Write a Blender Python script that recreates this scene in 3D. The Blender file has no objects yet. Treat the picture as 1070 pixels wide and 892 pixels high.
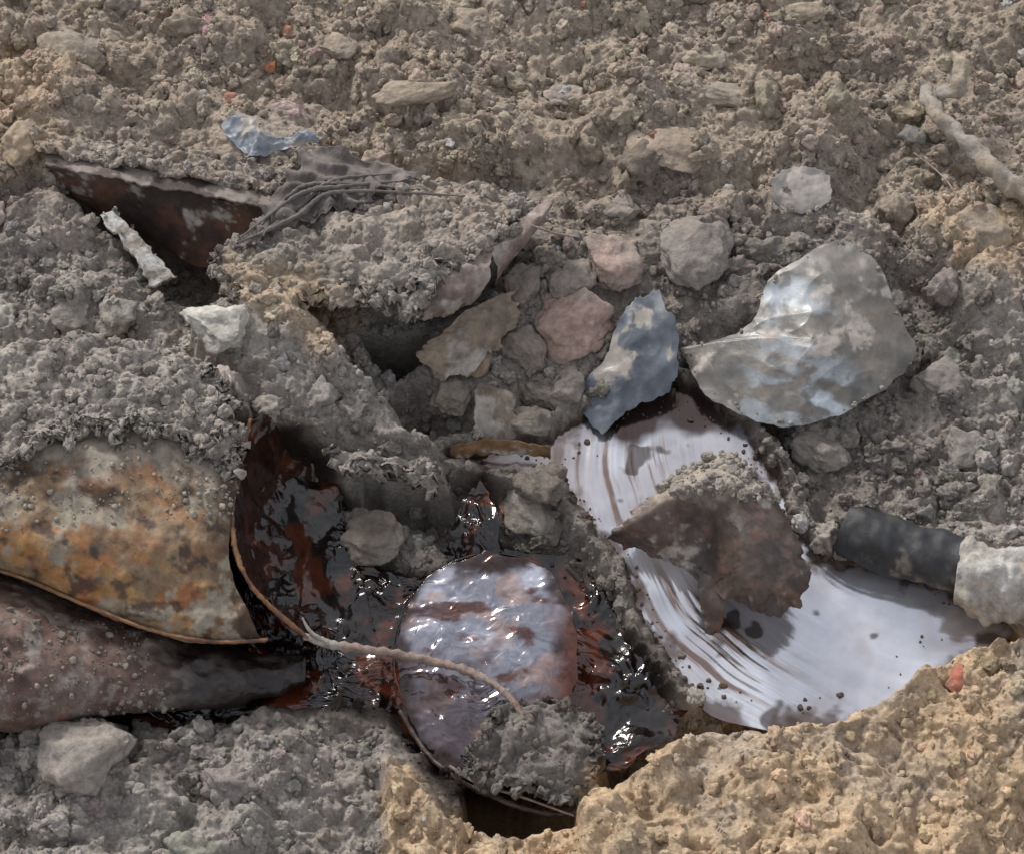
import bpy, math, numpy as np
rng=np.random.default_rng(11)
rad=math.radians
# ---------------- site frame : a 20 degree spoil slope (x, t up the slope, h along its normal)
SL=rad(20); PITCH=rad(40); DIST=8.0
Tv=np.array([0,math.cos(SL),math.sin(SL)]); Nv=np.array([0,-math.sin(SL),math.cos(SL)]); Xv=np.array([1.,0,0])
dv=np.array([0,math.cos(PITCH),-math.sin(PITCH)])
F=2675.0
def site(px,py,h=0.0):  # image pixels cast from the camera onto the slope at height h
    px=np.asarray(px,float);py=np.asarray(py,float);h=np.asarray(h,float)
    xc=(px-535)/F; yc=(446-py)/F
    s=(DIST*0.8660254-h)/(0.8660254-0.5*yc)
    return s*xc, -0.5*DIST+s*(0.5+0.8660254*yc)
def to_pixels(x,t,h):  # projects slope coordinates through the camera to image pixels
    dp=DIST+t*.5-h*.8660254; up=t*.8660254+h*.5
    return 535+F*x/dp, 446-F*up/dp
def world(x,t,h):
    x=np.asarray(x)[...,None];t=np.asarray(t)[...,None];h=np.asarray(h)[...,None]
    return x*Xv+t*Tv+h*Nv
# ---------------- noise
perm=rng.permutation(256); perm=np.concatenate([perm,perm])
gr=rng.normal(size=(256,3)); gr/=np.linalg.norm(gr,axis=1)[:,None]
_a=rng.random(256)*2*math.pi; g2x=np.cos(_a).astype(np.float32); g2y=np.sin(_a).astype(np.float32)
perm32=perm.astype(np.int32)
def perlin2(x,y,zo):
    x,y=np.broadcast_arrays(np.asarray(x,np.float32),np.asarray(y,np.float32))
    fx=np.floor(x);fy=np.floor(y); xf=x-fx;yf=y-fy
    xi=fx.astype(np.int32)&255; yi=(fy.astype(np.int32)+zo)&255
    u=xf*xf*xf*(xf*(xf*6-15)+10);v=yf*yf*yf*(yf*(yf*6-15)+10)
    p0=perm32[xi];p1=perm32[(xi+1)&255]
    def g(p,b): return perm32[p+((yi+b)&255)]
    k=g(p0,0);a=g2x[k]*xf+g2y[k]*yf
    k=g(p1,0);b=g2x[k]*(xf-1)+g2y[k]*yf
    k=g(p0,1);c=g2x[k]*xf+g2y[k]*(yf-1)
    k=g(p1,1);d=g2x[k]*(xf-1)+g2y[k]*(yf-1)
    a=a+(b-a)*u;c=c+(d-c)*u
    return (a+(c-a)*v)*1.4
def perlin(x,y,z=0.0):
    if np.isscalar(z): return perlin2(x,y,int(abs(z)*37)&255)
    x,y,z=np.broadcast_arrays(np.asarray(x,float),np.asarray(y,float),np.asarray(z,float))
    xi=np.floor(x).astype(int);yi=np.floor(y).astype(int);zi=np.floor(z).astype(int)
    xf=x-xi;yf=y-yi;zf=z-zi
    u=xf*xf*xf*(xf*(xf*6-15)+10);v=yf*yf*yf*(yf*(yf*6-15)+10);w=zf*zf*zf*(zf*(zf*6-15)+10)
    xi&=255;yi&=255;zi&=255
    def g(a,b,c):
        G=gr[perm[perm[perm[(xi+a)&255]+((yi+b)&255)]+((zi+c)&255)]]
        return G[...,0]*(xf-a)+G[...,1]*(yf-b)+G[...,2]*(zf-c)
    def pl(c):
        a=g(0,0,c);b=g(1,0,c);e=g(0,1,c);f=g(1,1,c)
        a=a+(b-a)*u; e=e+(f-e)*u
        return a+(e-a)*v
    p0=pl(0)
    return (p0+(pl(1)-p0)*w)*1.5
def fbm(x,y,z=0.0,o=4,g=.5):
    s=0;a=1;f=1
    for i in range(o):
        s=s+a*perlin(x*f+13.7*i,y*f+7.1*i,z*f); a*=g; f*=2.03
    return s
def ridge(x,y,z=0.0,o=3):
    s=0;a=1;f=1
    for i in range(o):
        s=s+a*(1-np.abs(perlin(x*f+5.7*i,y*f+3.1*i,z*f))*2); a*=.5; f*=2.1
    return s/1.75
def sm(a,b,x):
    t=np.clip((x-a)/(b-a),0,1); return t*t*(3-2*t)
def cells(x,y,sc,seed,rmin=.3,rmax=.75):
    X=(x/sc).astype(np.float32);Y=(y/sc).astype(np.float32); xi=np.floor(X).astype(np.int32);yi=np.floor(Y).astype(np.int32)
    r2=np.random.default_rng(seed); tab=r2.random((4096,3)).astype(np.float32)
    best=np.zeros_like(X)
    for a in(-1,0,1):
        for b in(-1,0,1):
            cx=xi+a;cy=yi+b
            q=tab[((cx*7385 ^ cy*19349))&4095]
            r=rmin+(rmax-rmin)*q[...,2]**2
            dd=r*r-((X-cx-q[...,0])**2+(Y-cy-q[...,1])**2)
            best=np.maximum(best,dd)
    return np.sqrt(best)*sc
def sdpoly(x,y,P):
    n=len(P); inside=np.zeros(x.shape,bool); d2=np.full(x.shape,1e9)
    for i in range(n):
        ax,ay=P[i];bx,by=P[(i+1)%n]
        ex,ey=bx-ax,by-ay
        l=ex*ex+ey*ey+1e-12
        k=np.clip(((x-ax)*ex+(y-ay)*ey)/l,0,1)
        d2=np.minimum(d2,(x-ax-k*ex)**2+(y-ay-k*ey)**2)
        if abs(ey)>1e-12:
            c=((ay>y)!=(by>y))&(x<ex*(y-ay)/ey+ax); inside^=c
    d=np.sqrt(d2); return np.where(inside,d,-d)
# ---------------- mesh helper
def link(o):
    bpy.context.scene.collection.objects.link(o)
def add_mesh(name,V,Fc,col,mat,smooth=True,parent=None,thick=0,center=True):
    V=np.asarray(V,float).reshape(-1,3); Fc=np.asarray(Fc,np.int32)
    c=V.mean(0) if center else np.zeros(3)
    me=bpy.data.meshes.new(name); k=Fc.shape[1]
    me.vertices.add(len(V)); me.vertices.foreach_set('co',(V-c).astype(np.float32).ravel())
    me.loops.add(Fc.size); me.loops.foreach_set('vertex_index',Fc.ravel())
    me.polygons.add(len(Fc)); me.polygons.foreach_set('loop_start',np.arange(0,Fc.size,k,dtype=np.int32))
    me.polygons.foreach_set('use_smooth',np.full(len(Fc),smooth))
    me.update(calc_edges=True)
    if col is not None:
        col=np.asarray(col,float)
        if col.ndim==1: col=np.tile(col,(len(V),1))
        if col.shape[1]==3: col=np.concatenate([col,np.zeros((len(V),1))],1)
        at=me.color_attributes.new('Col','FLOAT_COLOR','POINT')
        at.data.foreach_set('color',np.clip(col,0,1).astype(np.float32).ravel())
    me.materials.append(mat)
    o=bpy.data.objects.new(name,me)
    link(o)
    o.location=c
    if parent is not None: o.parent=parent
    if thick:
        m=o.modifiers.new('thick','SOLIDIFY'); m.thickness=thick; m.offset=-1
    return o
def empty(name):
    e=bpy.data.objects.new(name,None); e.empty_display_size=.1; link(e); return e
def gridfaces(R,C,wrap=False,flip=False):
    i,j=np.meshgrid(np.arange(R-1),np.arange(C if wrap else C-1),indexing='ij'); j2=(j+1)%C
    q=[i*C+j,(i+1)*C+j,(i+1)*C+j2,i*C+j2]
    if flip:q=q[::-1]
    return np.stack(q,-1).reshape(-1,4)
def cr(P,n,closed=False):
    P=np.asarray(P,float); m=len(P)
    if closed: u=np.linspace(0,m,n,endpoint=False)
    else: u=np.linspace(0,m-1,n)
    i=np.floor(u).astype(int)
    if not closed: i=np.minimum(i,m-2)
    f=(u-i).reshape((-1,)+(1,)*(P.ndim-1))
    def g(k):
        kk=i+k
        return P[kk%m] if closed else P[np.clip(kk,0,m-1)]
    a,b,c,d=g(-1),g(0),g(1),g(2)
    return .5*((2*b)+(c-a)*f+(2*a-5*b+4*c-d)*f*f+(3*b-a-3*c+d)*f**3)
# ---------------- materials
def mat(name,rough=.9,rough2=.12,metal=0,bs=.5,bscale=60,bdist=.01,var=.35,vscale=30,spec=.5,coat=0,speck=0.0):
    m=bpy.data.materials.new(name); m.use_nodes=True; nt=m.node_tree; n=nt.nodes; L=nt.links
    p=n['Principled BSDF']
    at=n.new('ShaderNodeAttribute'); at.attribute_name='Col'
    tc=n.new('ShaderNodeTexCoord')
    ns=n.new('ShaderNodeTexNoise'); ns.inputs['Scale'].default_value=vscale; ns.inputs['Detail'].default_value=5; ns.inputs['Roughness'].default_value=.7
    L.new(tc.outputs['Object'],ns.inputs['Vector'])
    mr=n.new('ShaderNodeMapRange'); mr.inputs[1].default_value=.3; mr.inputs[2].default_value=.7
    mr.inputs[3].default_value=1-var; mr.inputs[4].default_value=1+var; L.new(ns.outputs['Fac'],mr.inputs[0])
    vm=n.new('ShaderNodeVectorMath'); vm.operation='SCALE'; L.new(at.outputs['Color'],vm.inputs[0]); L.new(mr.outputs[0],vm.inputs['Scale'])
    last=vm.outputs[0]
    if speck>0:
        vo=n.new('ShaderNodeTexVoronoi'); vo.inputs['Scale'].default_value=120; L.new(tc.outputs['Object'],vo.inputs['Vector'])
        sp=n.new('ShaderNodeSeparateColor'); L.new(vo.outputs['Color'],sp.inputs[0])
        r2=n.new('ShaderNodeMapRange'); r2.inputs[3].default_value=1-speck; r2.inputs[4].default_value=1+speck
        L.new(sp.outputs[0],r2.inputs[0])
        v2=n.new('ShaderNodeVectorMath'); v2.operation='SCALE'; L.new(last,v2.inputs[0]); L.new(r2.outputs[0],v2.inputs['Scale']); last=v2.outputs[0]
    L.new(last,p.inputs['Base Color'])
    rr=n.new('ShaderNodeMapRange'); rr.inputs[3].default_value=rough; rr.inputs[4].default_value=rough2
    L.new(at.outputs['Alpha'],rr.inputs[0]); L.new(rr.outputs[0],p.inputs['Roughness'])
    p.inputs['Metallic'].default_value=metal; p.inputs['Specular IOR Level'].default_value=spec
    p.inputs['Coat Weight'].default_value=coat; p.inputs['Coat Roughness'].default_value=.08
    if bs>0:
        n2=n.new('ShaderNodeTexNoise'); n2.inputs['Scale'].default_value=bscale; n2.inputs['Detail'].default_value=6; n2.inputs['Roughness'].default_value=.68
        L.new(tc.outputs['Object'],n2.inputs['Vector'])
        b=n.new('ShaderNodeBump'); b.inputs['Strength'].default_value=bs; b.inputs['Distance'].default_value=bdist
        L.new(n2.outputs['Fac'],b.inputs['Height']); L.new(b.outputs[0],p.inputs['Normal'])
    return m
M_soil=mat('soil',.95,.12,bs=.9,bscale=90,bdist=.012,var=.3,vscale=45,spec=.3,speck=.14)
M_stone=mat('stone',.85,.2,bs=.8,bscale=60,bdist=.01,var=.28,vscale=35,spec=.35,speck=.08)
M_rust=mat('rusted_steel',.75,.2,metal=0,bs=.6,bscale=80,bdist=.005,var=.4,vscale=28)
M_film=mat('oily_film',.3,.12,metal=.7,bs=.12,bscale=16,bdist=.006,var=.08,vscale=10,spec=1.0,coat=.3)
M_tar=mat('tar',.06,.3,bs=.22,bscale=18,bdist=.01,var=.4,vscale=15,spec=.6,coat=.25)
M_sheet=mat('stained_sheet',.6,.38,metal=0,bs=.3,bscale=35,bdist=.006,var=.3,vscale=18,spec=.7,coat=.08)
M_cloth=mat('cloth',.9,.6,bs=.5,bscale=150,bdist=.004,var=.25,vscale=60)
M_rubber=mat('rubber',.6,.3,bs=.5,bscale=90,bdist=.004,var=.4,vscale=40)

# ---------------- terrain
sx=np.arange(-1.96,1.9601,.0046); st=np.arange(-1.80,2.10,.0048)
def ext(a,n=26,g=1.28,first=.02):
    st_=first*g**np.arange(n); return np.concatenate([a[0]-np.cumsum(st_)[::-1],a,a[-1]+np.cumsum(st_)])
gx=ext(sx);gt=ext(st)
GX,GT=np.meshgrid(gx,gt)
core=(np.clip(1-(np.maximum(np.abs(GX)-1.96,0)+np.maximum(-1.8-GT,0)+np.maximum(GT-2.1,0))/.8,0,1))
H=.035*fbm(GX*1.4,GT*1.4,3.3,3)+.02*fbm(GX*4,GT*4,1.3,3)
wx=GX+.022*fbm(GX*9,GT*9,5.5,3); wt=GT+.022*fbm(GX*9,GT*9,9.5,3)
def setpoly(pts,soft=.04,depth=None):
    P=np.array([(*site(a,b,h),h) for a,b,h in pts]).astype(float)
    x0,x1,y0,y1=P[:,0].min()-soft*2,P[:,0].max()+soft*2,P[:,1].min()-soft*2,P[:,1].max()+soft*2
    j0,j1=np.searchsorted(gx,[x0,x1]);i0,i1=np.searchsorted(gt,[y0,y1])
    X=wx[i0:i1,j0:j1];Y=wt[i0:i1,j0:j1]
    m=sm(-soft,soft,sdpoly(X,Y,P[:,:2]))
    if depth is not None: hh=depth
    else:
        w=0;hh=0
        for a,b,h in P:
            k=1/((X-a)**2+(Y-b)**2+.01); w=w+k; hh=hh+k*h
        hh/=w
    H[i0:i1,j0:j1]=H[i0:i1,j0:j1]*(1-m)+(hh+.25*H[i0:i1,j0:j1])*m
setpoly([(-60,60,.12),(60,50,.12),(110,90,.1),(60,150,.1),(-60,190,.12)],.08)
setpoly([(380,70,.07),(560,90,.08),(620,140,.06),(500,190,.05),(400,160,.05)],.07)
setpoly([(640,60,.05),(900,80,.08),(880,170,.08),(660,170,.06)],.1)
setpoly([(960,190,.1),(1150,190,.12),(1150,320,.12),(1000,330,.1)],.08)
setpoly([(690,200,.1),(840,180,.12),(930,230,.1),(900,330,.03),(720,330,.06),(680,260,.1)],.06)
# plate cavity
setpoly([(20,130,.1),(60,150,.11),(290,190,.13),(350,160,.12),(300,100,.05),(60,90,.06)],.06)
setpoly([(-60,220,.06),(60,200,.06),(105,228,.05),(165,300,.04),(190,330,.02),(120,350,.02),(-60,350,.03)],.04)
# hollow
setpoly([(240,440,-.2),(480,440,-.14),(560,430,-.12),(640,410,-.14),(740,400,-.14),(815,450,-.16),(870,560,-.16),(1040,610,-.16),(1060,690,-.18),(900,780,-.2),(700,830,-.2),(600,880,-.2),(440,820,-.2),(250,790,-.2),(60,780,-.18),(-100,760,-.15),(-100,560,-.1)],.05)
# middle rubble
setpoly([(430,340,.08),(520,290,.12),(580,230,.12),(680,240,.1),(700,320,.02),(640,420,-.02),(560,450,-.02),(470,452,-.0),(440,400,.02)],.05)
# soil crusted sheet
setpoly([(225,262,.2),(300,205,.2),(380,182,.18),(470,184,.18),(548,212,.2),(520,245,.2),(470,262,.2),(430,275,.2),(375,275,.2),(300,270,.2)],.03)
# ridge mound
setpoly([(195,325,.28),(250,285,.32),(320,290,.33),(362,345,.3),(400,385,.26),(450,435,.2),(478,480,.12),(470,505,.08),(420,490,.1),(370,480,.12),(320,455,.2),(275,440,.26),(240,400,.3)],.045)
setpoly([(345,530,.0),(375,500,.02),(430,535,.02),(475,560,.0),(482,600,-.04),(420,608,-.06),(365,570,-.04)],.04)
# holes: under the plate, under the crusted sheet, under the ridge
setpoly([(52,178,.1),(150,196,.11),(288,222,.12),(272,262,.06),(262,285,.04),(205,318,.03),(168,300,.03),(130,250,.04),(90,215,.05)],.018,-.3)
setpoly([(372,318,.16),(440,318,.16),(452,340,.12),(440,368,.08),(410,368,.12),(388,345,.2)],.012,-.35)
setpoly([(378,482,.1),(445,488,.1),(448,520,.03),(410,528,.02),(380,512,.04)],.012,-.2)
# drum top soil
setpoly([(-140,375,.33),(0,358,.35),(90,345,.35),(180,352,.33),(250,385,.32),(268,430,.28),(250,480,.26),(190,466,.30),(120,452,.32),(0,486,.33),(-140,500,.33)],.022)
# soil between lid and film
setpoly([(512,500,.03),(560,485,.02),(605,498,.01),(628,545,.0),(668,600,-.01),(700,660,-.02),(745,700,-.03),(765,748,-.05),(700,735,-.08),(640,660,-.07),(590,600,-.05),(545,578,-.04),(512,550,-.01)],.03)
setpoly([(512,745,.02),(570,715,.04),(618,735,.04),(640,790,.02),(608,835,.0),(530,815,.0)],.035)
# right bank
setpoly([(800,455,.0),(960,400,.05),(1150,380,.08),(1150,600,.05),(1010,570,.02),(900,575,-.01),(860,585,-.04),(828,520,-.03)],.035)
# foreground
setpoly([(-140,770,.03),(0,765,.03),(60,752,.05),(95,728,.06),(140,762,.04),(220,745,.03),(300,722,.0),(400,722,.0),(430,765,.0),(470,800,.02),(485,860,.03),(540,930,.05),(540,1100,.1),(-140,1100,.12)],.05)
setpoly([(485,795,.0),(530,808,.0),(605,825,.0),(605,900,.1),(485,900,.0)],.012,-.4)
setpoly([(398,930,.12),(402,795,.14),(432,800,.15),(468,838,.17),(550,848,.19),(600,838,.21),(616,800,.22),(662,780,.23),(740,731,.24),(800,742,.24),(880,736,.25),(930,708,.26),(1000,664,.27),(1075,654,.27),(1300,640,.28),(1300,1200,.34),(398,1200,.2)],.024)
U0,V0=to_pixels(GX,GT,H)
def pxmask(pts,soft,U=None,V=None,warp=14):
    U=U0 if U is None else U; V=V0 if V is None else V
    P=np.array(pts,float); w=warp*2+soft
    b=(U>P[:,0].min()-w)&(U<P[:,0].max()+w)&(V>P[:,1].min()-w)&(V<P[:,1].max()+w)
    out=np.zeros(U.shape)
    u=U[b];v=V[b]
    if len(u)==0: return out
    Uw=u+warp*perlin(u/45.,v/45.,2.2)+warp*.5*perlin(u/15.,v/15.,4.2); Vw=v+warp*perlin(u/45.,v/45.,7.2)
    out[b]=sm(-soft,soft,sdpoly(Uw,Vw,pts)); return out
FG=[(398,930),(402,795),(432,800),(468,838),(550,850),(600,840),(616,802),(662,782),(740,731),(880,736),(930,708),(1000,664),(1400,630),(1400,1500),(398,1500)]
TAR_AND_SHADE=[[(240,440),(310,430),(350,490),(360,570),(440,600),(600,590),(640,640),(700,700),(690,770),(600,740),(440,760),(300,740),(110,760),(90,700),(240,670),(230,560)],[(640,410),(700,400),(750,430),(720,460),(640,450)],[(470,540),(515,500),(520,590),(480,600)],[(430,760),(640,760),(620,900),(450,900)]]  # last outline paints shade into the soil colour of the hole by the lid
FILM=[(470,470),(600,440),(700,405),(800,460),(860,560),(1040,610),(1060,680),(900,760),(740,760),(640,640),(600,560),(480,520)]
OBJ=[[(700,350),(800,270),(890,235),(960,370),(900,440),(820,460),(720,420)],[(600,430),(640,310),(720,300),(715,420),(640,455)],[(635,480),(760,450),(860,560),(840,660),(640,600)],
 [(220,115),(335,115),(335,170),(240,175)],[(40,150),(290,195),(270,310),(190,330),(90,230)],[(-100,430),(280,430),(330,680),(-100,780)],[(240,240),(330,155),(450,170),(380,240),(260,280)],
 [(950,70),(1020,40),(1090,200),(1060,230)],[(870,530),(1100,560),(1100,660),(1010,660),(880,600)],[(410,580),(520,565),(620,640),(620,860),(480,870),(400,760)],[(430,240),(590,195),(590,300),(540,470),(430,360)],[(590,230),(680,230),(680,380),(560,390)],[(800,170),(875,170),(875,225),(805,225)],[(350,310),(450,310),(450,390),(360,390)],[(300,640),(600,700),(600,800),(300,700)],[(190,310),(280,310),(280,375),(190,375)],[(410,810),(610,830),(610,892),(470,892)]]
fg=pxmask(FG,10,warp=6)
tar=np.maximum.reduce([pxmask(p,14) for p in TAR_AND_SHADE])*(1-fg)  # tar mask, with the painted shade of the lid hole in it
film=pxmask(FILM,8,warp=4)*(1-fg)
low=sm(-.03,-.09,H)
objm=np.maximum.reduce([pxmask(p,14,warp=3) for p in OBJ])*(1-fg)
# fine relief
amp=core*(1-.7*tar)*(1-.5*objm)*(1-.5*film*low)
m1=sm(-.3,.4,fbm(GX*3,GT*3,8.8,2)); m2=sm(-.4,.3,fbm(GX*5,GT*5,2.8,2)); m3=sm(-.4,.2,fbm(GX*1.7,GT*1.7,6.8,2))
wx2=wx+.05*fbm(GX*4,GT*4,7.5,3);wt2=wt+.05*fbm(GX*4,GT*4,3.5,3)
BIG=(.42*cells(wx2,wt2,.27,21,.35,.8)*m3+.6*cells(wx2,wt2+.3,.125,22)*m1)*(1-.3*fg)*(1-.8*objm)
DL=BIG-.035*(1-objm)+.62*cells(wx*1.0+.4,wt,.058,2)*(.35+.65*m2)*(1-.5*fg)+.6*cells(wx,wt+.3,.027,3)*(1-.5*fg)+.6*cells(GX+.3*wx,GT+.3*wt,.016,4,.3,.6)*(1-.6*fg)
blk=np.floor((fbm(wx*3.1,wt*2.2,14.,3)*.5+.5)*7)/7.
DLf=fg*(.12*(blk-.5)+.09*(ridge(wx*3.2,wt*1.4,1.,2)-.6)+.022*(ridge(wx*9+3,wt*6,2.,3)-.5)+.010*fbm(wx*24,wt*20,2.,4)-.01)
H=H+amp*(DL-.012+DLf+.020*(ridge(wx*11,wt*11,4.,3)-.6)*(1-tar)*(1-.6*fg)+.006*fbm(GX*28,GT*28,1.,3))
# shoreline of the oily pool: bed below the liquid, banks above it
f1=[(468,478),(520,472),(575,462),(600,446),(628,428),(660,412),(700,402),(742,420),(775,450),(792,475),(812,510),(832,560),(870,590),(940,598),(1010,628),(1050,655),(1000,690),(920,745),(850,760),(780,750),(740,735),(700,690),(675,650),(655,590),(620,550),(590,505),(530,492)]
fh=lambda a,b:-.045-.04*sm(480,680,b)
FPL=np.array([site(a,b,float(fh(a,b))) for a,b in f1])
j0,j1=np.searchsorted(gx,[FPL[:,0].min()-.2,FPL[:,0].max()+.2]);i0,i1=np.searchsorted(gt,[FPL[:,1].min()-.2,FPL[:,1].max()+.2])
SLc=(slice(i0,i1),slice(j0,j1))
X=wx[SLc];Y=wt[SLc]
sd=sdpoly(.5*(X+GX[SLc]),.5*(Y+GT[SLc]),FPL)+.012*fbm(GX[SLc]*25,GT[SLc]*25,6.,3)
fhl=fh(*to_pixels(GX[SLc],GT[SLc],-.06)); Hs=H[SLc]; f_=fg[SLc]
lump_=.5*cells(X,Y+.3,.05,33)+.5*cells(X,Y,.024,34)
bank=fhl+.012+np.clip(-sd,0,.05)*.9+lump_*sm(0,.02,-sd)
out=(sd<=0)&(sd>-.09)&(f_<.5)
k=sm(-.09,-.045,sd)
Hs2=np.where(out,Hs*(1-k)+np.maximum(Hs,bank)*k,Hs)
Hs2=np.where((sd>0)&(f_<.5),np.minimum(Hs2,fhl+.012-sm(0,.03,sd)*.05),Hs2)
H[SLc]=Hs2
inpool=np.zeros(H.shape,bool); inpool[SLc]=(sd>.004)&(f_<.5)
U0,V0=to_pixels(GX,GT,H)
# colour
def C(*a): return np.array(a)
grey=C(.350,.315,.278);brown=C(.385,.310,.240);tan=C(.56,.41,.265);moist=C(.190,.163,.140);pink=C(.345,.280,.245)
def mixc(a,b,m): return a*(1-m[...,None])+b*m[...,None]
def soilcol(U,V,X,T_):
    n=fbm(X*2.5,T_*2.5,4.4,4)
    c=mixc(np.broadcast_to(grey,U.shape+(3,)),brown,.9*sm(330,110,V+n*90-.06*U))
    c=mixc(c,pink,.4*sm(.1,.6,fbm(X*3+9,T_*3,6.1,3)))
    c=mixc(c,moist,.6*sm(.05,.5,fbm(X*4+3,T_*4,2.1,4))*sm(120,260,V))
    c=mixc(c,moist,.6*pxmask([(430,330),(560,240),(700,220),(1000,280),(1000,560),(860,560),(700,420),(700,720),(520,600),(430,500)],40,U,V))
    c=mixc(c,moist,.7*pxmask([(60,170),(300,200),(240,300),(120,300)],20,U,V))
    c=mixc(c,tan*.95,.5*pxmask([(-80,30),(70,60),(50,170),(-80,200)],20,U,V))
    c=mixc(c,tan*.95,.6*pxmask([(960,205),(1200,200),(1200,290),(1000,280)],15,U,V))
    c=mixc(c,tan*1.02,.55*pxmask([(240,270),(330,275),(380,340),(340,370),(260,330)],15,U,V))
    c=mixc(c,C(.43,.385,.33),.6*pxmask([(-80,355),(180,345),(270,440),(120,470),(-80,490)],15,U,V))
    c=mixc(c,tan,pxmask(FG,10,U,V,warp=6)*(.4+.6*sm(-.5,.3,n+.1)))
    return c*(1+.2*fbm(X*18,T_*18,.4,3))[...,None]
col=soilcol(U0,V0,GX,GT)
tar_shade_c=C(.018,.011,.008)  # tar colour, also used to paint the lid hole's shade
tn=np.clip(tar*1.0,0,1)
stain_shade=np.maximum.reduce([pxmask(p,45,warp=20) for p in TAR_AND_SHADE])*(1-fg)
col=mixc(col,col*C(.40,.33,.28),stain_shade*.9)
fst=np.zeros(H.shape); fst[SLc]=sm(-.028,.0,sd+.012*fbm(X*14,Y*14,3.,3))*(1-f_)
col=mixc(col,C(.075,.045,.032),fst*.9)
col=mixc(col,tar_shade_c,tn*(1-sm(-.03,.03,H)*sm(560,640,U0)))
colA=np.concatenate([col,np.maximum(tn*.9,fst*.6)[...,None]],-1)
ang=SL*np.where(gt>2.2,np.exp(-(gt-2.2)/2.5),np.where(gt<-1.9,np.exp((gt+1.9)/1.5),1))
dy=np.diff(gt)*np.cos(.5*(ang[1:]+ang[:-1]));dz=np.diff(gt)*np.sin(.5*(ang[1:]+ang[:-1]))
yy=np.concatenate([[0],np.cumsum(dy)]);zz=np.concatenate([[0],np.cumsum(dz)])
i0=len(gt)//2; yy+=gt[i0]*math.cos(SL)-yy[i0]; zz+=gt[i0]*math.sin(SL)-zz[i0]
V3=np.stack([GX,yy[:,None]-H*np.sin(ang)[:,None],zz[:,None]+H*np.cos(ang)[:,None]],-1)
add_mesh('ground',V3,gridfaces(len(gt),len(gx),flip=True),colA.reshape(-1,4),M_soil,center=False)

# ---------------- sheets
def tosite(rows):
    A=np.asarray(rows,float); x,t=site(A[...,0],A[...,1],A[...,2]); return np.stack([x,t,A[...,2]],-1)
def crumple(P,amp,sc,seed,crease=.0):
    x,t,h=P[...,0],P[...,1],P[...,2]
    n=fbm(x*sc,t*sc,h*sc+seed,4)
    P=P.copy(); P[...,2]+=amp*n+crease*(ridge(x*sc*.6,t*sc*.6,seed+3.3,3)-.6)
    P[...,0]+=.5*amp*fbm(x*sc*1.3,t*sc*1.3,seed+9.1,4); P[...,1]+=.5*amp*fbm(x*sc*1.3,t*sc*1.3,seed+5.1,4)
    return P
def loft(name,rows,nr,nc,colf,m,amp=.006,sc=8,seed=0,crease=0,thick=.003,parent=None,post=None,jag=0):
    P=tosite(rows); P=cr(P,nr); P=np.swapaxes(cr(np.swapaxes(P,0,1),nc),0,1)
    if jag:
        e=np.linspace(0,1,nr)[:,None]*np.ones(nc); k=fbm(P[...,0]*22,P[...,1]*22,seed+4.4,4)
        P[...,1]+=jag*k*sm(.6,1,e); P[...,0]+=jag*fbm(P[...,0]*22,P[...,1]*22,seed+8.4,4)*sm(.35,.5,np.abs(np.linspace(0,1,nc)[None]-.5))
    P=crumple(P,amp,sc,seed,crease)
    if post is not None: P=post(P)
    o=add_mesh(name,world(P[...,0],P[...,1],P[...,2]),gridfaces(nr,nc),colf(P).reshape(-1,4),m,thick=thick,parent=parent)
    return o,P
def radial(name,outline,center,nr,nc,colf,m,amp=.006,sc=8,seed=0,crease=0,dome=0,jag=.0,thick=.003,parent=None,post=None,grow=0):
    O=cr(tosite(outline),nc,True); Cc=tosite([center])[0]
    if grow:
        tg=np.roll(O,-3,0)-np.roll(O,3,0); nn=np.stack([tg[:,1],-tg[:,0]],-1); nn/=np.linalg.norm(nn,axis=1)[:,None]+1e-9
        ar=np.sum(O[:,0]*np.roll(O[:,1],-1)-np.roll(O[:,0],-1)*O[:,1])
        O[:,:2]+=nn*grow*(1 if ar>0 else -1)
    th=np.linspace(0,1,nc,endpoint=False)*2*math.pi
    if jag:
        j=1+jag*fbm(np.cos(th)*4,np.sin(th)*4,seed+.5,5); O=Cc+(O-Cc)*j[:,None]
    r=np.linspace(0,1,nr)[:,None,None]**.8
    P=Cc+(O[None]-Cc)*r
    P[...,2]+=dome*(1-r[...,0]**2)
    P=crumple(P,amp,sc,seed,crease)
    if post is not None: P=post(P)
    a=P[-1,0,:2]-P[0,0,:2];b=P[-1,nc//4,:2]-P[0,0,:2]
    fl=(a[0]*b[1]-a[1]*b[0])<0
    o=add_mesh(name,world(P[...,0],P[...,1],P[...,2]),gridfaces(nr,nc,True,flip=bool(fl)),colf(P).reshape(-1,4),m,thick=thick,parent=parent)
    return o,P
def pal(P,cols,sc=6,seed=0,warp=1.):
    x,t,h=P[...,0],P[...,1],P[...,2]
    n=.5+.42*fbm(x*sc,t*sc,h*sc+seed,5,.6); n=np.clip(n,0,.999)*(len(cols)-1)
    i=n.astype(int); f=sm(0,1,n-i)[...,None]; cols=np.array(cols)
    return cols[i]*(1-f)+cols[np.minimum(i+1,len(cols)-1)]*f
def withdust(c,P,amt,seed=0,dc=(.33,.29,.25),sc=7,a0=0.):
    x,t,h=P[...,0],P[...,1],P[...,2]
    m=sm(.25,-.15,fbm(x*sc,t*sc,h*sc+seed+20,5,.65)-amt)
    c=mixc(c,np.array(dc),m)
    return np.concatenate([c,(a0*(1-m))[...,None]],-1)
CL=[]
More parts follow.
